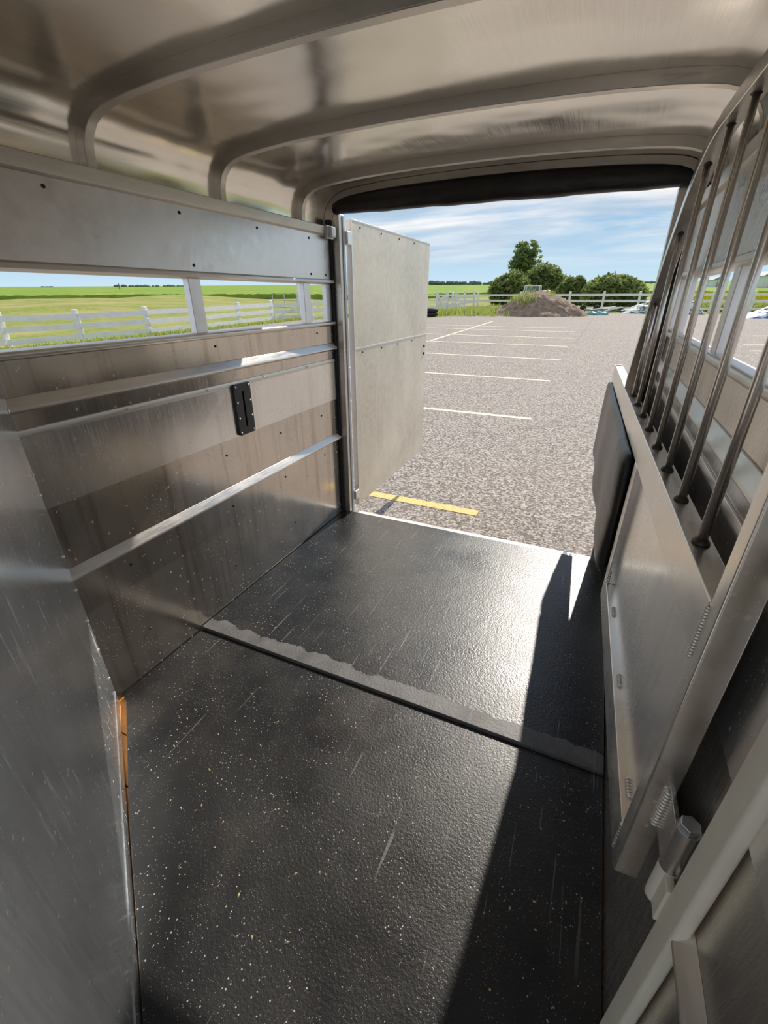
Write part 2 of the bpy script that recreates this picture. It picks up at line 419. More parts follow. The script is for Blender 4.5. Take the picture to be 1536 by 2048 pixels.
# ---- side walls
def side_wall(name, xw, sgn, y0, label, upper='aluminium_upper', sheet='aluminium_wall'):
    """sgn +1: inner face looks to +x"""
    X = lambda d: xw + sgn * d          # d: distance proud of the inner face
    def bx(d0, d1, ya, yb, za, zb):
        a, b = sorted((X(d0), X(d1))); return MB().box(a, b, ya, yb, za, zb)
    def ext(poly, ya, yb): return MB().prism(poly, ya, yb, lambda u, v, a: (X(u), a, v))
    w_ = struct(obj(name, bx(-.022, 0, y0, YR - .03, -.05, 1.335), sheet, trailer=True), label, 'wall')
    y1 = YR - .035
    obj('rub_rail', ext([(0, .638), (.022, .606), (.024, .599), (.019, .593), (0, .588)], y0, y1), 'aluminium_frame', w_, .002)
    obj('rub_rail', ext([(0, 1.232), (.004, 1.231), (.019, 1.204), (.022, 1.196), (.017, 1.190), (0, 1.184)], y0, y1), 'aluminium_frame', w_, .002)
    kp = obj('kick_panel', bx(0, .006, y0, y1 - .004, .872, 1.112), 'aluminium_kick', w_, .0015)
    obj('panel_lip', ext([(0, 1.136), (.005, 1.135), (.008, 1.120), (.006, 1.110), (0, 1.108)], y0, y1 - .004), 'aluminium_frame', w_, .0015)
    obj('window_sill', ext([(-.022, 1.334), (.008, 1.334), (.016, 1.339), (.019, 1.348), (.016, 1.356), (.009, 1.361), (-.022, 1.363)], y0, y1), 'aluminium_frame', w_, .003)
    obj('upper_panel', bx(-.014, .004, y0, y1, 1.585, 1.822), upper, w_, .0015)
    obj('window_header', ext([(-.045, 1.566), (.006, 1.566), (.022, 1.574), (.020, 1.588), (.004, 1.594), (-.045, 1.594)], y0, y1), 'aluminium_bow', w_, .002)
    obj('top_rail', ext([(-.03, 1.815), (.006, 1.815), (.022, 1.822), (.026, 1.862), (-.03, 1.866)], y0, y1 + .01), 'aluminium_bow', w_, .003)
    for yc in (1.54, 2.372, 2.615, .55):
        if yc < y0: continue
        pb = MB().box(min(X(-.030), X(.002)), max(X(-.030), X(.002)), yc - .033, yc + .033, 1.355, 1.575)
        obj('window_post', pb, 'aluminium_upper', w_, .003)
    return w_
WL = side_wall('wall_left', XL, 1, YF, 'left aluminium trailer wall with open slot window and rub rails')
WR = side_wall('wall_right', XR, -1, YF, 'right aluminium trailer wall behind the barred divider gate', 'aluminium_stipple', 'aluminium_clean')

# screws on the left wall
sm = MB(); sm.tube([(0, 0, 0), (.002, 0, 0), (.0045, 0, 0)], [.006, .006, .003], 8)
smesh = sm.mesh('screw'); smesh.materials.append(MAT['burnt_weld'])
smesh2 = smesh.copy(); smesh2.materials.clear(); smesh2.materials.append(MAT['galvanised'])
def screw(x, y_, z_, parent, mesh=smesh, s=1.0, rot=None):
    o = obj('screw', None, None, parent, mesh=mesh); o.location = (x, y_, z_); o.scale = (s, s, s)
    if rot: o.rotation_euler = rot
    return o
for y_ in (1.02, 1.52, 1.98, 2.42): screw(XL + .004, y_, 1.79, WL)
for y_ in (1.55, 2.42, 2.58): screw(XL + .004, y_, 1.615, WL)
for y_ in (1.60, 2.45): screw(XL, y_, 1.30, WL)
for y_ in (1.56, 2.0, 2.44): screw(XL, y_, .80, WL)
for y_ in (.95, 1.55, 2.0, 2.45): screw(XL, y_, .53, WL)
for y_ in (.95, 1.5, 2.05): screw(XL, y_, .20, WL)
for z_ in (.10, .35, .5, .75, .92, 1.08, 1.15, 1.28): screw(XL, 2.61, z_, WL, smesh2, .8)
for y_ in (1.1, 1.5, 1.9, 2.3): screw(XL + .011, y_, 1.125, WL, smesh2, .7)

# ---- slanted front wall (stall front)
A = Vector((XL, .489 * H, 0)); D2 = Vector((.586, -.406, 0)).normalized(); NF = Vector((.406, .586, 0)).normalized()
LW = 1.45
def fwall(d0, d1, s0, s1, z0, z1):
    mb = MB(); P = lambda s, d, z: A + D2 * s + NF * d + Vector((0, 0, z))
    vs = [P(s, d, z) for z in (z0, z1) for d in (d0, d1) for s in (s0, s1)]
    return mb.add(vs, [(0, 2, 3, 1), (4, 5, 7, 6), (0, 1, 5, 4), (2, 6, 7, 3), (0, 4, 6, 2), (1, 3, 7, 5)])
WF = struct(obj('wall_front', fwall(-.03, 0, 0, LW, -.03, 1.98), 'aluminium_front', trailer=True),
            'slanted scuffed aluminium stall front wall joining the left wall', 'wall')
obj('base_flange', fwall(0, .003, .02, LW, -.012, .05), 'aluminium_front', WF)
for z_ in (.05, .13, .28, .42, .56, .70, .93, 1.0, 1.2, 1.3):
    q = A + D2 * .022; screw(q.x, q.y, z_, WF, smesh2, .9, (0, 0, math.atan2(NF.y, NF.x)))
for s_ in (.25, .55, .85):
    q = A + D2 * s_; screw(q.x, q.y, .012, WF, smesh2, .8, (0, 0, math.atan2(NF.y, NF.x)))

# ---- ceiling with roof bows
half = [(-1.036, .24), (-1.035, .270), (-1.030, .288), (-1.021, .303), (-1.007, .316), (-.988, .326), (-.965, .333), (-.93, .3385), (-.88, .3435),
        (-.80, .349), (-.70, .353), (-.60, .3555), (-.50, .357), (-.42, .3573)]
prof = [(x * H, Z(z)) for x, z in half]
prof = prof + [(2 * XC - x, z) for x, z in prof[-2::-1]]
def offs(pr, d):
    out = []
    for i, (x, z) in enumerate(pr):
        x0, z0 = pr[max(i - 1, 0)]; x1, z1 = pr[min(i + 1, len(pr) - 1)]
        tx, tz = x1 - x0, z1 - z0; l = math.hypot(tx, tz); out.append((x - tz / l * d, z + tx / l * d))
    return out
sk, sk2 = offs(prof, .036), offs(prof, .052)
rm = MB(); ys = [YF, .05, .4, 1.1, 1.8, 2.4, YR + .02]
inner = [[(x, y_, z) for x, z in sk] for y_ in ys]
rm.sweep([[(x, y_, z) for x, z in sk] + [(x, y_, z) for x, z in sk2[::-1]] for y_ in ys])
CE = struct(obj('ceiling', rm, 'aluminium_roof', smooth=True, trailer=True), 'curved polished aluminium trailer roof skin over the stall', 'ceiling')
emod = CE.modifiers.new('edge', 'EDGE_SPLIT'); emod.split_angle = math.radians(50)
def bow(yc, wd=.034, pr=prof, back=.038, name='roof_bow', mat='aluminium_bow', parent=None):
    q = offs(pr, back); mb = MB(); rings = []
    for (x, z), (x2, z2) in zip(pr, q):
        rings.append([(x, yc - wd / 2, z), (x, yc + wd / 2, z), (x2, yc + wd / 2, z2), (x2, yc - wd / 2, z2)])
    mb.sweep(rings); return obj(name, mb, mat, parent or CE, .003)
for v in (.392, .80, 1.19, 1.592): bow(v * H)
bow(0.0 - .02)

# ---- rear door frame
RF = struct(obj('trim_1', MB().box(XL, XL + .062, YR - .025, YR + .035, -.03, 1.93), 'aluminium_frame', trailer=True, bevel=.003),
            'aluminium rear door frame around the open doorway', 'frame')
obj('door_seal', MB().box(XL - .02, XL + .016, YR - .05, YR - .026, .0, 1.90), 'black_rubber', RF, .004)
obj('gasket', MB().box(XL + .062, XL + .068, YR + .012, YR + .034, -.02, 1.92), 'white_gasket', RF)
obj('frame_post', MB().box(.137 * H, .176 * H, YR - .025, YR + .035, -.03, 1.93), 'aluminium_frame', RF, .003)
obj('frame_post', MB().box(.176 * H, XR + .02, YR - .05, YR + .03, -.03, 1.93), 'black_rubber', RF, .003)
# curved header: solid between the opening and the roof skin
hp = offs(prof, -.022)
hm = MB(); rings = []
for (x, z), (x2, z2) in zip(hp, sk):
    rings.append([(x, YR - .03, z), (x, YR + .02, z), (x2, YR + .02, z2), (x2, YR - .03, z2)])
hm.sweep(rings); obj('frame_header', hm, 'aluminium_bow', RF, .003)
obj('sill_plate', MB().box(XL, XR, YR - .008, YR + .03, -.05, .012), 'aluminium_gate', RF, .002)
obj('sill_plate', MB().box(XL, XR, YR + .03, YR + .05, -.10, -.012), 'black_rubber', RF, .002)

# ================================================================== THINGS IN THE TRAILER
# header pad: black padded roll under the curved header
PDL = XL + .052; PDR = .178 * H
hz = [(x, z) for x, z in offs(prof, -.016) if PDL <= x <= PDR]
def ztop(x):
    pts = offs(prof, -.016)
    for (x0, z0), (x1, z1) in zip(pts, pts[1:]):
        if x0 <= x <= x1: return z0 + (z1 - z0) * (x - x0) / max(1e-6, x1 - x0)
    return pts[0][1]
mb = MB(); rings = []; nX = 48
for i in range(nX + 1):
    x = PDL + (PDR - PDL) * i / nX
    zt = min(ztop(x) + .016, Z(.363)); zb = Z(.281) + .0016 * math.sin(i * .55) + .001 * math.sin(i * 1.3)
    zt = max(zt, zb + .02)
    c, hh = (zt + zb) / 2, (zt - zb) / 2
    rings.append([(x, YR - .040 - .038 * math.cos(a) * (1 if math.cos(a) > 0 else .6), c + hh * math.copysign(abs(math.sin(a)) ** .6, math.sin(a))) for a in [j * math.tau / 14 for j in range(14)]])
mb.sweep(rings)
tag(obj('header_pad', mb, 'black_vinyl', smooth=True, trailer=True), 'black padded roll across the top of the rear doorway', 'pad')

# rubber mats
mf = MB()
g0 = A + D2 * .02 + NF * .030; g1 = A + D2 * .55 + NF * .008; g2 = A + D2 * LW + NF * .004
poly = [(XL + .006, 1.198), (XL + .006, A.y + .02), (g0.x, g0.y - .0), (g1.x, g1.y), (g2.x, g2.y), (XR - .004, g2.y), (XR - .004, 1.198)]
mf.prism(poly, -.022, 0.0, lambda u, v, a: (u, v, a))
tag(obj('rubber_mat', mf, 'rubber_front', trailer=True, bevel=.003), 'black scratched rubber mat beside the slanted front wall', 'mat', 'rubber floor mats')
mr_ = MB(); nx = 1
mr_.box(XL + .004, XR - .004, 1.2, YR - .010, -.021, .015)
tag(obj('rubber_mat', mr_, 'rubber_rear', trailer=True, bevel=.004), 'raised wet black rubber mat at the rear doorway sill', 'mat', 'rubber floor mats')

# crumbs of straw and grit on the mats
cmb = MB()
for i in range(150):
    x = random.uniform(-1.25, .2); y_ = random.uniform(.35, 1.16)
    if (Vector((x, y_, 0)) - A).dot(NF) < .05: continue
    s = random.uniform(.0012, .0035); a = random.random() * 3
    c_, s_ = math.cos(a), math.sin(a); l = s * random.uniform(1, 2.6)
    cmb.add([(x + c_ * l, y_ + s_ * l, 0), (x - s_ * s, y_ + c_ * s, 0), (x - c_ * l, y_ - s_ * l, 0), (x + s_ * s, y_ - c_ * s, 0), (x, y_, s * 1.4)],
            [(0, 1, 4), (1, 2, 4), (2, 3, 4), (3, 0, 4), (3, 2, 1, 0)])
tag(obj('floor_crumbs', cmb, 'tan_crumb', trailer=True), 'tan crumbs of grit and straw scattered on the near rubber mat', 'debris', kind='stuff')

# slotted black plate on the kick panel
sp_ = empty('slotted_plate', (XL + .006, 1.142 * H, Z(-.334)), trailer=True)
tag(sp_, 'black slotted latch plate screwed to the left wall kick panel', 'latch plate')
def rrect(w_, h_, r, n=5):
    out = []
    for cx_, cy_, a0 in ((w_ - r, h_ - r, 0), (-w_ + r, h_ - r, 90), (-w_ + r, -h_ + r, 180), (w_ - r, -h_ + r, 270)):
        for i in range(n + 1):
            a = math.radians(a0 + 90 * i / n); out.append((cx_ + r * math.cos(a), cy_ + r * math.sin(a)))
    return out
ov = rrect(.058, .124, .010); iv = rrect(.0065, .088, .0064)
mb = MB(); n = len(ov)
for lst, d in ((ov, 0), (ov, .013), (iv, .013), (iv, .002)):
    mb.v += [(d, u, v) for u, v in lst]
for a_, b_ in ((0, 1), (1, 2), (2, 3)):
    for i in range(n): mb.f.append((a_ * n + i, a_ * n + (i + 1) % n, b_ * n + (i + 1) % n, b_ * n + i))
obj('plate', mb, 'black_plate', sp_)
obj('slot', MB().prism(iv, .0, .003, lambda u, v, a: (a, u, v)), 'black_slot', sp_)
for u, v in ((-.046, .110), (.046, .110), (-.046, .035), (.046, .035), (-.046, -.04), (.046, -.04), (-.046, -.112), (.046, -.112)):
    o = screw(.013, u, v, sp_, smesh2, .9)

# small clear lamp at the rear end of the left top rail
lp = empty('interior_lamp', (XL + .026, 1.735 * H, Z(.222)), trailer=True)
tag(lp, 'small clear lens lamp fixed at the end of the left top rail', 'lamp')
obj('lens', MB().box(0, .035, -.028, .028, -.028, .028), 'lens', lp, .009, seg=3)
obj('lamp_base', MB().box(-.004, .012, -.04, .035, -.034, .034), 'galvanised', lp, .004)

# divider gate folded along the right wall
O = Vector((.163 * H, .4225 * H, 0)); GD = Vector((-.032, 1, 0)).normalized(); GN = Vector((1, .032, 0)).normalized()
def gp(s, n, z): return O + GD * s + GN * n + Vector((0, 0, z))
def gbox(s0, s1, n0, n1, z0, z1):
    vs = [gp(s, n_, z) for z in (z0, z1) for s in (s0, s1) for n_ in (n0, n1)]
    return MB().add(vs, [(0, 2, 3, 1), (4, 5, 7, 6), (0, 1, 5, 4), (2, 6, 7, 3), (0, 4, 6, 2), (1, 3, 7, 5)])
S = lambda yh: (yh * H - O.y)
gt = empty('divider_gate', (O.x, O.y, .45), trailer=True)
tag(gt, 'aluminium stall divider gate with vertical bars folded along the right wall', 'gate')
gt_off = Vector((O.x, O.y, .45))
def gobj(name, mb, mat, bevel=0, parent=None, smooth=False):
    mb.v = [tuple(Vector(p) - gt_off) for p in mb.v]
    return obj(name, mb, mat, parent or gt, bevel, smooth)
TW = .023
post = gobj('post', gbox(0, .040, -TW, TW, .45, 1.93), 'aluminium_gate', .004)
RT, RB = 1.097, .998
S_END = S(2.24)
rail = gobj('middle_rail', gbox(.040, S_END, -TW, TW, RB, RT), 'aluminium_gate', .003)
gobj('end_cap', gbox(S_END - .035, S_END - .005, -TW + .006, TW - .006, RT, RT + .004), 'burnt_weld', .001, rail)
br_ = gobj('bottom_rail', gbox(.040, S(1.09), -TW, TW, .45, .545), 'aluminium_gate', .003)
gobj('stile', gbox(S(1.045), S(1.09), -TW, TW, .545, RB), 'aluminium_gate', .003)
gobj('panel', gbox(.04, S(1.045), -.004, .004, .545, RB), 'aluminium_kick')
# top bar: flat, then bent down to the rail
pth = [(.04, 1.912), (S(1.00), 1.912), (S(1.13), 1.910), (S(1.20), 1.895), (S(1.26), 1.862), (S(1.32), 1.80), (S(1.42), 1.665), (S(1.53), 1.47), (S(1.60), 1.30), (S(1.645), 1.17), (S(1.66), RT)]
mb = MB(); rings = []
for i, (s, z) in enumerate(pth):
    s0, z0 = pth[max(0, i - 1)]; s1, z1 = pth[min(len(pth) - 1, i + 1)]
    l = math.hypot(s1 - s0, z1 - z0); ns, nz = -(z1 - z0) / l, (s1 - s0) / l
    rings.append([gp(s + ns * e * .019, n_, z + nz * e * .019) for e, n_ in ((1, -TW), (1, TW), (-1, TW), (-1, -TW))])
mb.sweep(rings); gobj('top_bar', mb, 'aluminium_gate', .003)
def ztop_at(s):
    for (s0, z0), (s1, z1) in zip(pth, pth[1:]):
        if s0 <= s <= s1 and s1 > s0: return z0 + (z1 - z0) * (s - s0) / (s1 - s0) - .012
    return RT
random.seed(3)
for k in range(8):
    s = S(.579 + .1345 * k); zt = ztop_at(s)
    b = gobj('bar', MB().tube([gp(s, 0, RT - .002), gp(s, 0, (RT + zt) / 2), gp(s, 0, zt)], .0088, 14), 'steel_bar', smooth=True)
    for zz in (RT, zt):
        wm = MB(); rings = []
        for rr, dz in ((.0165, 0), (.016, .003), (.012, .008), (.0085, .011)):
            rings.append([gp(s + (rr * (1 + .25 * random.random())) * math.cos(a), rr * 1.0 * math.sin(a) * .9, zz + (dz if zz == RT else -dz)) for a in [j * math.tau / 12 for j in range(12)]])
        wm.sweep(rings); gobj('weld', wm, 'burnt_weld', 0, b, True)
# welds on the bottom rail and corners
def bead(p, q, r, n, parent, mat='weld_bead'):
    p, q = Vector(p), Vector(q)
    mb = MB(); pts = []; rs = []
    for i in range(n * 4 + 1):
        t = i / (n * 4); pts.append(p.lerp(q, t)); rs.append(r * (.62 + .38 * abs(math.sin(t * n * math.pi))) * (1 if 0 < i < n * 4 else .4))
    mb.tube(pts, rs, 8); return gobj('weld', mb, mat, 0, parent, True)
for s in (.10, .42, .74): bead(gp(s, -.006, .547), gp(s + .045, -.006, .547), .006, 6, br_)
bead(gp(.040, -TW + .002, .46), gp(.040, -TW + .002, .545), .005, 8, post)
bead(gp(.040, -TW - .0, .99), gp(.040, -TW, 1.09), .0042, 17, post)
bead(gp(S(1.045), -TW + .004, .545), gp(S(1.045), -TW + .004, .60), .006, 5, br_)
# black vinyl pad on the tail of the gate
P0, P1 = S(1.135), S(2.26)
mb = MB(); rings = []; nS, nA = 40, 18
for i in range(nS + 1):
    t = i / nS; s = P0 + (P1 - P0) * t
    e = min(t / .05, (1 - t) / .07, 1); e = max(0, e); rnd = math.sqrt(1 - (1 - e) ** 2)
    zt = RB - .004 - .010 * (1 - rnd) ; zb = .482 + .03 * (1 - rnd) + .008 * math.sin(t * 9)
    th = .006 + .018 * rnd; bul = .020 * math.sin(t * 13) * rnd * .35
    c, hh = (zt + zb) / 2, (zt - zb) / 2
    ring = []
    for j in range(nA):
        a = j * math.tau / nA; cn, sn = math.cos(a), math.sin(a)
        z_ = c + hh * math.copysign(abs(sn) ** .35, sn)
        wr = .008 * noise.noise(Vector((z_ * 9, t * 4, 2))) + .003 * noise.noise(Vector((z_ * 22, t * 7, 5)))
        n_ = -TW - .010 - th * math.copysign(abs(cn) ** .6, cn) - (bul + wr) * (1 if cn > 0 else 0)
        ring.append(gp(s, n_ + .006, z_))
    rings.append(ring)
mb.sweep(rings); pd = gobj('pad', mb, 'black_vinyl', 0, smooth=True); pd['label'] = 'black vinyl pad with soft folds'
gobj('tail_stile', gbox(P0 + .02, P1 - .05, -.006, .014, .50, RB), 'black_rubber')
# hinge of the gate (bright half) and its bolt
HX, HY = .2725, .571
hb = gobj('hinge_barrel', MB().tube([(HX, HY, .631), (HX, HY, .66), (HX, HY, .736)], .0168, 24), 'steel_bar', .001, smooth=False)
gobj('hinge_plate', MB().box(HX - .016, HX - .008, HY, O.y + .003, .636, .731), 'steel_bar', .001, hb)
mb = MB().prism([(.0155 * math.cos(i * math.tau / 6 + .3), .0155 * math.sin(i * math.tau / 6 + .3)) for i in range(6)], .739, .751, lambda u, v, a: (HX + u, HY + v, a))
bo = gobj('bolt_head', mb, 'galvanised', .0015, hb)
gobj('bolt_washer', MB().tube([(HX, HY, .736), (HX, HY, .739)], .0178, 20), 'galvanised', 0, hb)
bead((HX - .020, O.y - .002, .634), (HX - .020, O.y - .002, .732), .0065, 12, hb)

# beige hinge post
bp = empty('hinge_post', (.281, .503, 0), trailer=True)
tag(bp, 'beige painted square tube post carrying the gate hinge by the right wall', 'post')
off = Vector((.281, .503, 0))
def bobj(name, mb, mat, bevel=0, parent=None, smooth=False):
    mb.v = [tuple(Vector(p) - off) for p in mb.v]; return obj(name, mb, mat, parent or bp, bevel, smooth)
bobj('tube', MB().box(.2695, .2925, .474, .5325, .0, 2.0), 'beige_paint', .007)
lb = bobj('hinge_barrel', MB().tube([(HX, HY, .537), (HX, HY, .56), (HX, HY, .630)], .0168, 24), 'beige_paint', .001)
bobj('hinge_plate', MB().box(HX - .008, HX + .006, .528, HY, .539, .628), 'beige_paint', .002, lb)
bobj('bolt_nut', MB().tube([(HX, HY, .525), (HX, HY, .538)], .011, 6), 'galvanised', 0, lb)

# rear door leaf, swung open
dr = empty('rear_door', (-.983 * H, 1.85 * H, .02), trailer=True)
tag(dr, 'wide aluminium rear door swung open beyond the left door post', 'door')
DQ = Vector((-.983 * H, 1.852 * H, 0)); DE = Vector((-.998 * H, 2.86 * H, 0)); DD = (DE - DQ).normalized(); DN = Vector((DD.y, -DD.x, 0)); DLn = (DE - DQ).length
doff = Vector((-.983 * H, 1.85 * H, .02))
def dbox(s0, s1, n0, n1, z0, z1):
    vs = [DQ + DD * s + DN * n_ + Vector((0, 0, z)) for z in (z0, z1) for s in (s0, s1) for n_ in (n0, n1)]
    return MB().add(vs, [(0, 2, 3, 1), (4, 5, 7, 6), (0, 1, 5, 4), (2, 6, 7, 3), (0, 4, 6, 2), (1, 3, 7, 5)])
def dobj(name, mb, mat, bevel=0, parent=None, smooth=False):
    mb.v = [tuple(Vector(p) - doff) for p in mb.v]; return obj(name, mb, mat, parent or dr, bevel, smooth)
ZD0, ZS, ZD1 = Z(-.978), Z(-.213), Z(.277)
fr_ = dobj('door_frame', dbox(0, DLn, -.034, -.003, ZD0, ZD1), 'aluminium_upper', .003)
dobj('edge_channel', dbox(-.004, .010, -.036, .002, ZD0, ZD1), 'aluminium_upper', .002)
dobj('edge_channel', dbox(.010, DLn, -.036, .002, ZD1 - .006, ZD1 + .003), 'aluminium_gate', .001)
dobj('door_sheet', dbox(.010, DLn, -.003, 0, ZS + .002, ZD1 - .006), 'aluminium_door')
dobj('door_sheet', dbox(.010, DLn, -.003, -.001, ZD0, ZS - .002), 'aluminium_door')
dobj('seam_strip', dbox(.010, DLn, -.004, .002, ZS - .005, ZS + .004), 'white_gasket')
for z_ in (1.815, .13):
    h_ = dobj('hinge', MB().box(XL + .05, DQ.x + .006, YR + .036, DQ.y - .002, z_ - .035, z_ + .035), 'aluminium_upper', .004)
    dobj('hinge_pin', MB().tube([(DQ.x - .045, YR + .055, z_ - .04), (DQ.x - .045, YR + .055, z_ + .04)], .010, 10), 'galvanised', 0, h_)
for z_ in (1.075, 1.01):
    q = DQ + DD * (DLn - .07); o = dobj('bolt', MB().tube([q + Vector((0, 0, z_)), q + DN * .008 + Vector((0, 0, z_))], .012, 8), 'burnt_weld')
for i in range(4):
    q = DQ + DD * (.12 + .33 * i); dobj('screw', MB().tube([q + Vector((0, 0, ZD1 - .03)), q + DN * .004 + Vector((0, 0, ZD1 - .03))], .006, 6), 'burnt_weld')
    dobj('screw', MB().tube([q + Vector((0, 0, ZS - .03)), q + DN * .004 + Vector((0, 0, ZS - .03))], .006, 6), 'burnt_weld')

# put the trailer on its slightly nose-up stance
for o in TRAILER: o.matrix_world = M @ o.matrix_basis

# ================================================================== OUTSIDE (world metres, ground z = 0)
lot = [(-18.7, -40), (-18.7, 27.5), (-11.2, 31.5), (-9.5, 38), (-4, 41), (6, 42), (60, 43), (60, -40)]
gm = MB().prism(lot, -.3, 0, lambda u, v, a: (u, v, a))
GR = struct(obj('ground', gm, 'asphalt'), 'grey asphalt parking lot behind the trailer', 'pavement')
def stripe(p, q, wd, mat):
    p, q = Vector(p), Vector(q); d = (q - p).normalized(); a = Vector((-d.y, d.x, 0)) * wd / 2
    mb = MB(); z0, z1 = Vector((0, 0, .0005)), Vector((0, 0, .004))
    vs = [p + a + z0, p - a + z0, q - a + z0, q + a + z0, p + a + z1, p - a + z1, q - a + z1, q + a + z1]
    mb.add(vs, [(3, 2, 1, 0), (4, 5, 6, 7), (0, 1, 5, 4), (1, 2, 6, 5), (2, 3, 7, 6), (3, 0, 4, 7)])
    return obj('parking_line', mb, mat, GR)
L0 = [(955, 1027), (1062, 838), (1100, 762), (1122, 720), (1135, 693), (1145, 677), (1151, 664), (1155, 657)]
slope = -0.012
for i, (px, py) in enumerate(L0):
    e_ = gnd(px, py); ln = 6.2 if i < 1 else 11.5
    stripe((e_.x, e_.y, 0), (e_.x - ln, e_.y + ln * -slope * (1 if i else .5), 0), .115, 'yellow_paint' if i == 0 else 'cream_paint')
a_, b_ = gnd(856, 683), gnd(985, 643)
stripe((a_.x - .0, a_.y, 0), (b_.x, b_.y, 0), .12, 'cream_paint')
for pa, pb in (((1487, 690), (1600, 690)), ((1500, 702), (1620, 703)), ((1290, 645), (1340, 647)), ((1505, 672), (1620, 672))):
    a_, b_ = gnd(*pa), gnd(*pb); stripe((a_.x, a_.y, 0), (b_.x, b_.y, 0), .13, 'cream_paint')

# lawn and crop field, in rings round the lot
def az_of(px):
    d = pdir(px, 590); return math.atan2(d.x, d.y)
def edge_r(az):
    deg = math.degrees(az)
    pts = [(-120, 210), (-66, 200), (-50, 170), (-33, 115), (-28, 95), (-24, 90), (-12, 120), (0, 125), (12, 120), (60, 130), (120, 150)]
    for (a0, r0), (a1, r1) in zip(pts, pts[1:]):
        if a0 <= deg <= a1: return r0 + (r1 - r0) * (deg - a0) / (a1 - a0)
    return 150
def lawn_h(x, y_):
    r = math.hypot(x, y_); deg = math.degrees(math.atan2(x, y_))
    if r < 36: return -.04
    f = min(1, (r - 36) / 25)
    h = .55 * math.sin(x * .055 + 1.0) * math.cos(y_ * .07) + .35 * math.sin(x * .13 + y_ * .09)
    return -.04 + f * (h * (1 if deg < -20 else .15))
mb = MB(); az0, az1, nA_ = -115, 70, 110
rr_ = [0.5, 10, 20, 26, 30, 35, 40, 46, 53, 61, 70, 80, 92, 106, 122, 140, 160, 185, 215]
for r in rr_:
    for i in range(nA_ + 1):
        a = math.radians(az0 + (az1 - az0) * i / nA_); x, y_ = r * math.sin(a), r * math.cos(a)
        mb.v.append((x, y_, lawn_h(x, y_)))
for j in range(len(rr_) - 1):
    for i in range(nA_):
        k = j * (nA_ + 1) + i; mb.f.append((k, k + nA_ + 1, k + nA_ + 2, k + 1))
LAWN = struct(obj('lawn', mb, 'lawn', smooth=True), 'mown uneven grass beyond the parking lot', 'grass')
def crop_slope(deg): return .0085 if deg < -40 else .0085 - .0013 * min(1, (deg + 40) / 40)
def crop_z(p):
    a = math.atan2(p.x, p.y); return .75 + max(0, math.hypot(p.x, p.y) - edge_r(a)) * crop_slope(math.degrees(a))
mb = MB(); rr2 = [0, .5, 2, 6, 15, 35, 70, 130, 220, 360, 560, 900, 1500]
random.seed(11)
nA_ = 420
for j, dr_ in enumerate(rr2):
    for i in range(nA_ + 1):
        a = math.radians(az0 + (az1 - az0) * i / nA_); r = edge_r(a) + dr_
        deg = math.degrees(a)
        z_ = (-.2 if j == 0 else .75) + dr_ * crop_slope(deg) + (random.uniform(-.12, .12) if 0 < j < 6 else 0)
        if j == 1: r += random.uniform(-.4, .4)
        mb.v.append((r * math.sin(a), r * math.cos(a), z_))
for j in range(len(rr2) - 1):
    for i in range(nA_):
        k = j * (nA_ + 1) + i; mb.f.append((k, k + nA_ + 1, k + nA_ + 2, k + 1))
cf = obj('crop_field', mb, 'crop'); tag(cf, 'bright green crop field stretching to the horizon', 'field', kind='stuff')

# ---- fences
def fence(name, pts, heights, label, group=None, ph=1.15, rail_h=.15, post_w=.13, sag=0, skip=()):
    base = Vector(pts[0]); f_ = empty(name, base); tag(f_, label, 'fence', group)
    for i, p in enumerate(pts):
        p = Vector(p); q = p - base
        mb = MB().box(q.x - post_w / 2, q.x + post_w / 2, q.y - post_w / 2, q.y + post_w / 2, -.1, ph)
        obj('post', mb, 'white_paint', f_, .03)
    for i, (p, q) in enumerate(zip(pts, pts[1:])):
        for k, hz_ in enumerate(heights):
            if (i, k) in skip: continue
            a, b = Vector(p) - base, Vector(q) - base
            d = (b - a).normalized(); nrm = Vector((d.y, -d.x, 0)) * (post_w / 2 + .01)
            za, zb = hz_ + sag * random.uniform(-1, 1), hz_ + sag * random.uniform(-1, 1)
            obj('rail', MB().bar(a + nrm + Vector((0, 0, za)), b + nrm + Vector((0, 0, zb)), .025, rail_h), 'white_paint', f_)
    return f_
random.seed(5)
FX = -19.6
fy = [1.5, 4.3, 7.1, 9.9]
lp_ = [gnd(-120, 707), gnd(18, 693), gnd(166, 681), gnd(300, 668.5), gnd(400, 658), gnd(480, 649), gnd(545, 641.5)]
lp_ = [(p.x, p.y, 0) for p in lp_]
fence('board_fence', lp_, (.165, .57, .97), 'white three-board fence along the lawn outside the slot window', sag=.02, ph=1.22, rail_h=.21, post_w=.20)
# tall post and braced panel at the end of the left fence
e0 = Vector(lp_[-1]); e1 = gnd(601, 637); e1.z = 0
bf = empty('braced_fence_panel', e0); tag(bf, 'white braced fence panel with diagonal board and tall end post', 'fence')
dlt = e1 - e0
dst = dlt.normalized() * .095
for hz_ in (.17, .54, .93): obj('rail', MB().bar(dst + Vector((0, 0, hz_)), dlt + Vector((0, 0, hz_)), .03, .19), 'white_paint', bf)
obj('diagonal_board', MB().bar(Vector((.06, 0, .10)) + dst * 1.4, dlt + Vector((.06, 0, .95)), .03, .13), 'white_paint', bf)
obj('tall_post', MB().box(dlt.x - .07, dlt.x + .07, dlt.y - .07, dlt.y + .07, -.1, 2.3), 'white_paint', bf, .02)
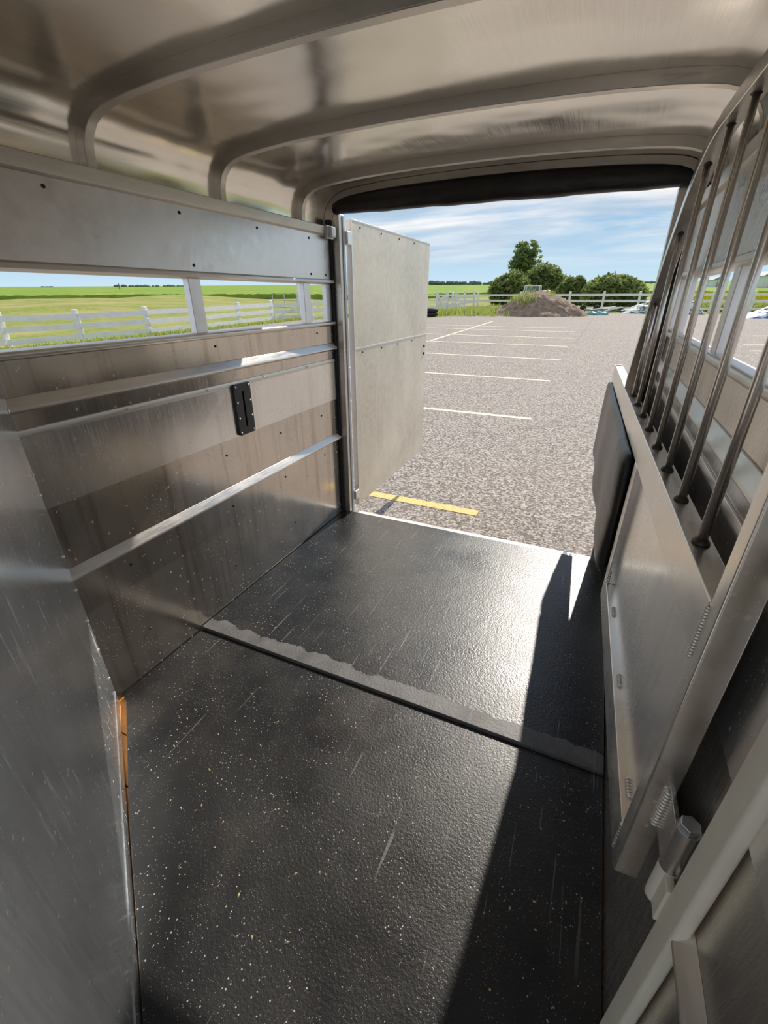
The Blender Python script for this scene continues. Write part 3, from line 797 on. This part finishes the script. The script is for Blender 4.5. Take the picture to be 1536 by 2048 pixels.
# tube gate standing ajar behind the tall post
tg = empty('tube_gate', e1 + Vector((-1.2, .3, 0))); tag(tg, 'grey tube farm gate standing ajar behind the tall white post', 'gate')
t0, t1 = Vector((-2.2, 1.2, 0)), Vector((.9, -.1, 0))
for hz_ in (.35, .7, 1.15, 1.62):
    obj('tube_rail', MB().tube([t0 + Vector((0, 0, hz_)), t1 + Vector((0, 0, hz_))], .03, 8), 'gate_tube', tg)
for q in (t0, t1, t0.lerp(t1, .5)):
    obj('upright', MB().tube([q + Vector((0, 0, .30)), q + Vector((0, 0, 1.62))], .03, 8), 'gate_tube', tg)
for q in (t0, t1): obj('gate_foot', MB().tube([q + Vector((0, 0, 0)), q + Vector((0, 0, .32))], .025, 6), 'gate_tube', tg)
# fence seen past the window posts and through the door gap
p0, p1, p2 = gnd(626, 640), gnd(662, 637), gnd(702, 634)
fg = [Vector((p.x, p.y, 0)) for p in (p0, p1, p2, gnd(760, 632), gnd(820, 631))]
ff = fence('board_fence', fg, (.2, .62, 1.05), 'white three-board fence with a diagonal brace seen between the window posts', sag=.01)
v_ = fg[1] - fg[0]; obj('diagonal_board', MB().bar(Vector((.05, -.1, 1.05)), v_ + Vector((.05, -.1, .3)), .03, .12), 'white_paint', ff)
# hand cart in the gap by the door
hc = empty('hand_cart', gnd(703, 644)); tag(hc, 'small dark hand cart standing on the lot past the open door', 'cart')
obj('cart_frame', MB().bar((-.5, 0, .2), (.1, 0, .55), .3, .05).bar((.05, 0, .2), (.05, 0, .6), .05, .05), 'grey_scrap', hc)
obj('handle', MB().tube([(.1, 0, .5), (.25, 0, 1.0)], .03, 6), 'grey_scrap', hc)
obj('wheel', MB().tube([(.15, -.06, .13), (.15, .06, .13)], .13, 14), 'tyre', hc)
# leaning short fence at the rear left of the lot
fr = [gnd(873, 629), gnd(895, 622.5), gnd(912, 618.5), gnd(928, 615), gnd(943, 612)]
e_ = pdir(948, 600); e_ = EYE + e_ * ((45.4 - EYE.y) / e_.y); e_.z = 0
fr = [tuple(fr[0].lerp(e_, t)) for t in (0, .24, .46, .70, 1)]
sf = fence('board_fence', fr, (.62, 1.15), 'sagging white two-board fence in weeds beside the stacked tyres', ph=1.65, rail_h=.24, sag=.12, post_w=.17)
v_ = Vector(fr[1]) - Vector(fr[0]); obj('fallen_board', MB().bar(Vector((.1, -.1, 1.3)), v_ * .85 + Vector((.1, -.2, .1)), .04, .2), 'white_paint', sf)
# rear fence across the back
rp = [gnd(852, 601), gnd(905, 604), gnd(955, 606.5), gnd(1040, 611), gnd(1136, 616), gnd(1203, 617), gnd(1274, 617), gnd(1345, 616), gnd(1420, 616), gnd(1500, 618), gnd(1600, 618)]
RYF = 46.0
rp = [(p.x * RYF / p.y, RYF, 0) for p in rp]
fence('board_fence', rp, (.22, .75, 1.22), 'long white three-board fence across the back of the lot', ph=1.5, rail_h=.17, post_w=.18)

# ---- tyres stacked
tcx = gnd(858, 632)
for i, zz in enumerate((.13, .40)):
    mb = MB(); rings = []
    for k in range(25):
        a = k * math.tau / 24
        rings.append([((.33 + .12 * math.cos(b)) * math.cos(a), (.33 + .12 * math.cos(b)) * math.sin(a), .13 * math.copysign(abs(math.sin(b)) ** .6, math.sin(b))) for b in [j * math.tau / 10 for j in range(10)]])
    mb.sweep(rings, True, False); o = obj('tyre', mb, 'tyre', smooth=True); o.location = (tcx.x, tcx.y, zz + .0); o.scale = (1.5, 1.5, 1.05)
    tag(o, ('lower' if i == 0 else 'upper') + ' black tyre of the stack by the sagging fence', 'tyre', 'stacked tyres')

# ---- dirt pile
mc = gnd(1072, 634); mcx, mcy = mc.x - .15, mc.y + 2.6
mb = MB(); NN = 70
def pile_h(u, v):
    h = 1.95 * max(0, 1 - (abs((u + .1) / 3.0) ** 1.6 + abs(v / 2.6) ** 1.8)) ** .85 if True else 0
    h2 = .95 * max(0, 1 - (((u - 1.75) / 1.5) ** 2 + ((v + .5) / 1.6) ** 2))
    h3 = 1.0 * max(0, 1 - (((u - .5) / 1.6) ** 2 + ((v + 1.2) / 1.4) ** 2))
    h4 = .75 * max(0, 1 - (((u + 2.0) / 1.5) ** 2 + ((v + .3) / 1.7) ** 2))
    b = max(h, h2, h3, h4)
    q = Vector((u * .9, v * .9, 3.1))
    return b + (.22 * noise.ridged_multi_fractal(q * .9, 1, 2, 5, 1, 2) - .25 + .09 * noise.noise(q * 5)) * min(1, b * 2.5)
for j in range(NN + 1):
    for i in range(NN + 1):
        u, v = -3.7 + 7.4 * i / NN, -3.0 + 6.0 * j / NN
        mb.v.append((u, v, pile_h(u, v) - .03))
for j in range(NN):
    for i in range(NN):
        k = j * (NN + 1) + i; q4 = (k, k + 1, k + NN + 2, k + NN + 1)
        if max(mb.v[q][2] for q in q4) > -.025: mb.f.append(q4)
used = sorted({q for f in mb.f for q in f}); mp_ = {q: i for i, q in enumerate(used)}
mb.v = [mb.v[q] for q in used]; mb.f = [tuple(mp_[q] for q in f) for f in mb.f]
dp = obj('dirt_pile', mb, 'dirt', smooth=True); dp.location = (mcx, mcy, 0)
dp.scale = (1.08, 1, .80)
tag(dp, 'heap of bare brown dirt at the back of the parking lot', 'dirt pile')
def tufts(name, pts, hmin, hmax, mat, label, cat):
    mb = MB()
    for (x, y_, z_) in pts:
        h_ = random.uniform(hmin, hmax); a = random.random() * math.pi; wd = random.uniform(.012, .03)
        lx, ly = random.uniform(-.35, .35) * h_, random.uniform(-.35, .35) * h_
        c_, s_ = math.cos(a) * wd, math.sin(a) * wd
        mb.add([(x - c_, y_ - s_, z_), (x + c_, y_ + s_, z_), (x + lx * .5 + c_ * .7, y_ + ly * .5 + s_ * .7, z_ + h_ * .6), (x + lx * .5 - c_ * .7, y_ + ly * .5 - s_ * .7, z_ + h_ * .6), (x + lx, y_ + ly, z_ + h_)],
               [(0, 1, 2, 3), (3, 2, 4)])
    return tag(obj(name, mb, mat), label, cat, kind='stuff')
random.seed(21)
pts = []
for i in range(2600):
    u = random.uniform(-3.6, -.1); v = random.uniform(-1.8, 2.2)
    if random.random() < .35: u = random.uniform(.3, 1.6); v = random.uniform(-.2, 2)
    z_ = pile_h(u, v)
    if noise.noise(Vector((u * 1.1, v * 1.1, 0))) < .0: continue
    if u > 0 and random.random() < .6: continue
    pts.append((mcx + u * 1.08, mcy + v, max(0, z_ * .8 - .05)))
tufts('weeds', pts, .12, .5, 'weed', 'green weeds growing over the left flank of the dirt pile', 'weeds')
pts = []
for i in range(6000):
    t = random.random(); p = Vector(fr[0]).lerp(Vector(fr[-1]), t)
    q = p + Vector((random.gauss(.5, 1.3) + 1.6 * t, random.gauss(-.3, 1.2), 0))
    if noise.noise(Vector((q.x * .5, q.y * .5, 4))) < -.15: continue
    pts.append((q.x, q.y, -.02))
for i in range(1500):
    pts.append((random.uniform(-10.5, -6), random.gauss(37, 1.0), -.02))
tp = at_dist(1059, 600, 42.5); tp.z = 0
pts = [p for p in pts if pile_h((p[0] - mcx) / 1.08, p[1] - mcy) < .01 and math.hypot(p[0] - tcx.x, p[1] - tcx.y) > .80 and not (abs(p[0] - tp.x) < 1.9 and -1.6 < p[1] - tp.y < 2.8)]
tufts('weeds', pts, .12, .55, 'weed', 'tall green weeds along the sagging fence at the lot edge', 'weeds')
pts = []
for i in range(6000):
    pts.append((FX + random.gauss(.35, .35), random.uniform(4, 32), -.05))
tufts('weeds', pts, .05, .22, 'weed', 'rough grass along the foot of the lawn fence', 'weeds')

# ---- old truck behind the dirt pile
tk = empty('truck', tp); tag(tk, 'old white pickup truck mostly hidden behind the dirt pile', 'truck')
obj('cab', MB().box(-.75, .75, .5, 1.9, .55, 1.22), 'truck_white', tk, .08)
rf = obj('roof', MB().box(-.62, .62, .55, 1.75, 1.93, 1.99), 'truck_white', tk, .04)
for sx_ in (-1, 1):
    for yy in (.62, 1.7):
        obj('roof_pillar', MB().bar((sx_ * .68, yy - .1, 1.2), (sx_ * .58, yy, 1.95), .08, .08, (0, 1, 0)), 'truck_white', tk)
obj('windshield', MB().box(-.62, .62, .60, .62, 1.2, 1.95), 'glass_dark', tk)
obj('hood', MB().box(-.7, .7, -1.2, .5, .7, 1.18), 'truck_white', tk, .1)
obj('cargo_box', MB().box(.78, 1.35, .7, 2.4, .6, 1.62), 'truck_white', tk, .06)
for sx_ in (-.66, .66):
    for yy in (-.7, 1.7): obj('wheel', MB().tube([(sx_ - .1, yy, .36), (sx_ + .1, yy, .36)], .36, 16), 'tyre', tk)

# ---- trees and bushes
def foliage(name, blobs, n, leaf, mat, seed, gap=0.0):
    rnd = random.Random(seed); mb = MB()
    tot = sum(b[3] * b[4] * b[5] for b in blobs)
    for (cx_, cy_, cz_, ax, ay, az_) in blobs:
        m_ = int(n * (ax * ay * az_) / tot)
        for i in range(m_):
            d = Vector((rnd.gauss(0, 1), rnd.gauss(0, 1), rnd.gauss(0, 1))).normalized()
            r = rnd.random() ** .33
            lump = 1 + .22 * noise.noise(d * 2.6 + Vector((seed, cx_, 0))) + .12 * noise.noise(d * 6 + Vector((seed, 0, cz_)))
            p = Vector((cx_ + d.x * ax * r * lump, cy_ + d.y * ay * r * lump, cz_ + d.z * az_ * r * lump))
            if p.z < .1: p.z = rnd.uniform(.1, .6)
            if gap and noise.noise(p * 1.1) < gap - .35: continue
            s = leaf * rnd.uniform(.6, 1.3)
            a = Vector((rnd.gauss(0, 1), rnd.gauss(0, 1), rnd.gauss(0, .7) + .3)).normalized()
            b = a.cross(Vector((rnd.gauss(0, 1), rnd.gauss(0, 1), rnd.gauss(0, 1)))).normalized() * s * .45; a = a * s
            mb.add([p - a, p + b, p + a, p - b], [(0, 1, 2, 3)])
    m = bpy.data.meshes.new(name); m.from_pydata(mb.v, [], mb.f); m.update(); m.materials.append(MAT[mat])
    return m
def tree(name, px0, px1, pyt, rng, label, mat='leaf', n=7000, leaf=.22, seed=1, kind='bush', cat='bush', group='bushes behind the back fence', extra=()):
    c = at_dist((px0 + px1) / 2, 600, rng); a, b = at_dist(px0, 600, rng), at_dist(px1, 600, rng)
    wd = (b - a).length; top = at_dist((px0 + px1) / 2, pyt, rng).z
    base = Vector((c.x, c.y, 0)); t = empty(name, base); tag(t, label, cat, group)
    if kind == 'bush':
        blobs = [(0, 0, top * .48, wd * .46, wd * .42, top * .50), (-wd * .26, -.3, top * .38, wd * .25, wd * .3, top * .38), (wd * .26, -.2, top * .36, wd * .25, wd * .3, top * .36),
                 (wd * .08, .2, top * .68, wd * .24, wd * .24, top * .30), (-wd * .12, 0, top * .64, wd * .2, wd * .22, top * .3)] + list(extra)
        stem = [(0, 0, -.1), (.1, 0, top * .5)]
    else:
        blobs = list(extra); stem = [(0, 0, -.1), (.05, 0, top * .4), (0, 0, top * .85)]
    m = foliage('foliage', blobs, n, leaf, mat, seed, .16 if kind == 'tree' else 0)
    obj('foliage', None, None, t, mesh=m)['kind'] = 'stuff'
    tr_ = MB(); tr_.tube(stem, [.22, .14, .04][:len(stem)], 8)
    rnd = random.Random(seed)
    for k in range(9):
        z0 = top * rnd.uniform(.2, .6); an = rnd.random() * 6.3; l = (wd * .35 if kind == 'bush' else 1.3) * rnd.uniform(.5, 1)
        tr_.tube([(0, 0, z0), (math.cos(an) * l * .5, math.sin(an) * l * .5, z0 + l * .5), (math.cos(an) * l, math.sin(an) * l, z0 + l * 1.0)], [.07, .045, .015], 6)
    obj('trunk', tr_, 'bark', t)
    return t
tree('bush', 976, 1062, 543, 56.5, 'dark leafy bush at the left foot of the tall tree', n=9000, seed=2)
tree('bush', 1036, 1128, 527, 62, 'tallest dark bush right behind the dirt pile', n=11000, seed=3)
tree('bush', 1108, 1176, 552, 56.5, 'pale green bush between the tall bush and the wide bush', n=8000, seed=4)
tree('bush', 1160, 1290, 549, 51.2, 'wide round bush by the tarpaulin heap', n=13000, seed=6)
R_T = 67.5
tz = at_dist(1043, 478, R_T).z; tw_ = (at_dist(1013, 540, R_T) - at_dist(1074, 540, R_T)).length
tree('tall_tree', 1010, 1074, 478, R_T, 'tall airy poplar rising above the bushes', mat='leaf_tree', n=3400, leaf=.30, seed=9, kind='tree', cat='tree', group=None,
     extra=[(0, 0, tz * .70, tw_ * .47, tw_ * .45, tz * .20), (-.55, 0, tz * .62, tw_ * .42, tw_ * .4, tz * .16), (.35, .2, tz * .83, tw_ * .32, tw_ * .3, tz * .16),
            (-.5, 0, tz * .83, tw_ * .26, tw_ * .3, tz * .14), (.1, 0, tz * .50, tw_ * .30, tw_ * .3, tz * .12)])
# far tree line, too far to tell apart
random.seed(31); blobs = []
def far_trees(px0, px1, n, rng, pyt, jit):
    for i in range(n):
        px = random.uniform(px0, px1); p = at_dist(px, 575, rng); tp_ = at_dist(px, pyt + random.uniform(-jit, jit), rng).z
        b0 = crop_z(p) - .3; tp_ = max(tp_, b0 + 1.8)
        w_ = random.uniform(2, 4.5); blobs.append((p.x, p.y, (b0 + tp_) / 2, w_, w_, (tp_ - b0) / 2 + .4))
far_trees(860, 985, 60, 620, 564.5, 3); far_trees(75, 125, 9, 1100, 573, .7); far_trees(225, 375, 34, 1000, 570.5, 1.2); far_trees(700, 712, 2, 900, 566, 1); far_trees(1285, 1345, 14, 600, 565, 1.5)
mb = MB()
for (x, y_, z_, a, b, c) in blobs:
    rings = []
    for k in range(5):
        ph = -math.pi / 2 + math.pi * (k + .02) / 4.04
        rings.append([(x + a * math.cos(ph) * math.cos(j * math.tau / 7) * random.uniform(.8, 1.15), y_ + b * math.cos(ph) * math.sin(j * math.tau / 7), z_ + c * math.sin(ph) * random.uniform(.85, 1.1)) for j in range(7)])
    mb.sweep(rings)
tag(obj('far_tree_line', mb, 'far_tree'), 'distant dark row of trees along the horizon', 'trees', kind='stuff')
# yellow flowering weeds beyond the right side
random.seed(41); pts = []; BC = at_dist(1552, 600, 60)
for i in range(9000):
    px = random.uniform(1372, 1560); p = at_dist(px, 590, random.uniform(54.6, 66))
    if (p - BC).to_2d().length < 2.6: continue
    pts.append((p.x, p.y, random.uniform(-.1, .5)))
tufts('flowering_weeds', pts, .4, 1.1, 'rape_flower', 'yellow flowering weeds behind the back fence', 'flowers')
pts = []
for i in range(9000):
    px = random.uniform(1306, 1560); p = at_dist(px, 590, random.uniform(48, 54))
    if (p - BC).to_2d().length < 2.6: continue
    pts.append((p.x, p.y, 0))
tufts('weeds', pts, .3, .9, 'weed', 'green weeds in front of the yellow flowers behind the back fence', 'weeds')
tree('bush', 1524, 1580, 572, 60, 'small dark bush behind the fence beyond the blue tarpaulin heap', n=3000, seed=12)

# ---- tarpaulin heaps and scrap
def tarp_heap(name, px0, px1, py_base, height, mat, label, seed):
    a, b = gnd(px0, py_base), gnd(px1, py_base); c = (a + b) / 2; wd = (b - a).length / 2
    mb = MB(); n = 34
    for j in range(n + 1):
        for i in range(n + 1):
            u, v = -1 + 2 * i / n, -1 + 2 * j / n
            q = max(0, 1 - abs(u) ** 2.2) * max(0, 1 - abs(v) ** 2.2)
            fold = abs(noise.noise(Vector((u * 4 + v * 2, v * 2, seed)))) * .55 + .2 * abs(noise.noise(Vector((u * 10, v * 9, seed))))
            mb.v.append((u * wd, v * 1.4, height * (q ** .6) * (.75 + .35 * math.sin(u * 2.4 + .6)) + fold * q * height * .5))
    for j in range(n):
        for i in range(n):
            k = j * (n + 1) + i; mb.f.append((k, k + 1, k + n + 2, k + n + 1))
    o = obj(name, mb, mat); o.location = (c.x, c.y + 1.3, 0); return tag(o, label, 'tarpaulin')
tarp_heap('tarpaulin_heap', 1240, 1405, 628, 1.15, 'tarp_green', 'heap under a crumpled white and dark green tarpaulin', 3)
tarp_heap('tarpaulin_heap', 1498, 1680, 638, 1.0, 'tarp_blue', 'heap under a crumpled blue and white tarpaulin', 8)
jc = gnd(1165, 624)
ct = empty('scrap_cart', jc); tag(ct, 'low dark cart with two wheels lying beside the tarpaulin heap', 'cart')
for dx_ in (0, 1.0): obj('wheel', MB().tube([(dx_, -.1, .26), (dx_, .1, .26)], .27, 16), 'tyre', ct)
obj('deck', MB().box(.1, 2.1, -.3, .3, .12, .26), 'grey_scrap', ct, .02)
obj('board', MB().bar((.5, -.35, .18), (2.3, -.3, .42), .3, .05), 'white_paint', ct)
def clump(name, px0, px1, py, hgt, mat, label, cat, seed):
    a, b = gnd(px0, py), gnd(px1, py); wd = (b - a).length; r_ = random.Random(seed); e_ = empty(name, (a + b) / 2); tag(e_, label, cat)
    for i in range(7):
        x = r_.uniform(-wd / 2, wd / 2); an = r_.uniform(-.5, .5); l = r_.uniform(.4, .7)
        z0 = r_.uniform(.06, hgt)
        obj('board', MB().bar((x - l * math.cos(an), r_.uniform(-.3, .3), .05), (x + l * math.cos(an), r_.uniform(-.3, .3), z0), .22, .06), mat[i % len(mat)], e_)
    return e_
clump('scrap_boards', 1214, 1232, 626, .5, ['grey_scrap', 'black_rubber', 'white_paint'], 'loose grey and white boards piled at the end of the tarpaulin', 'boards', 4)
tb = gnd(1192, 630); mb = MB()
rings = []
for k in range(6):
    ph = k / 5 * math.pi / 2
    rings.append([(.75 * math.cos(ph) * math.cos(j * math.tau / 14) * (1 + .25 * math.sin(j * 3)), .4 * math.cos(ph) * math.sin(j * math.tau / 14), .26 * math.sin(ph) + .05 * math.sin(j * 2 + k)) for j in range(14)])
mb.sweep(rings); o = obj('teal_sheet', mb, 'teal_plastic'); o.location = tb; tag(o, 'small crumpled teal plastic sheet on the ground by the scrap boards', 'plastic sheet')

# ---- far buildings and poles
def house(px0, px1, py0, py1, rng, label):
    a, b = at_dist(px0, py1, rng), at_dist(px1, py1, rng); c = (a + b) / 2; wd = (b - a).length
    z1 = at_dist((px0 + px1) / 2, py0, rng).z; zb_ = crop_z(c) - .12; h_ = empty('farm_building', (c.x, c.y, zb_)); tag(h_, label, 'building')
    z1 -= zb_; zr = z1 * .72
    obj('wall', MB().box(-wd / 2, wd / 2, 0, 12, 0, zr), 'far_wall', h_)
    obj('roof', MB().prism([(-wd / 2 - .4, zr), (wd / 2 + .4, zr), (0, z1)], -.4, 12.4, lambda u, v, a: (u, a, v)), 'far_roof', h_)
    obj('door', MB().box(-wd * .15, wd * .15, -.06, 0.02, 0, zr * .7), 'far_roof', h_)
house(1426, 1446, 553, 568, 190, 'white farm building with a grey roof beyond the yellow flowers')
house(1526, 1560, 541, 566, 170, 'larger white farm building behind the small dark bush')
for px, pt, rng, lab in ((1329, 551, 300, 'tall thin utility pole on the horizon past the wide bush'), (1300, 561, 420, 'short far utility pole on the horizon past the wide bush'), (239, 567, 330, 'lone wooden utility pole on the horizon beyond the lawn')):
    b_ = at_dist(px, 577, rng); t_ = at_dist(px, pt, rng); zb_ = crop_z(b_) - .12; u_ = empty('utility_pole', (b_.x, b_.y, zb_)); t_.z -= zb_; tag(u_, lab, 'pole')
    obj('pole', MB().tube([(0, 0, 0), (0, 0, t_.z)], .28, 6), 'pole', u_)
    obj('cross_arm', MB().box(-1.3, 1.3, -.1, .1, t_.z - 1.2, t_.z - .9), 'pole', u_)
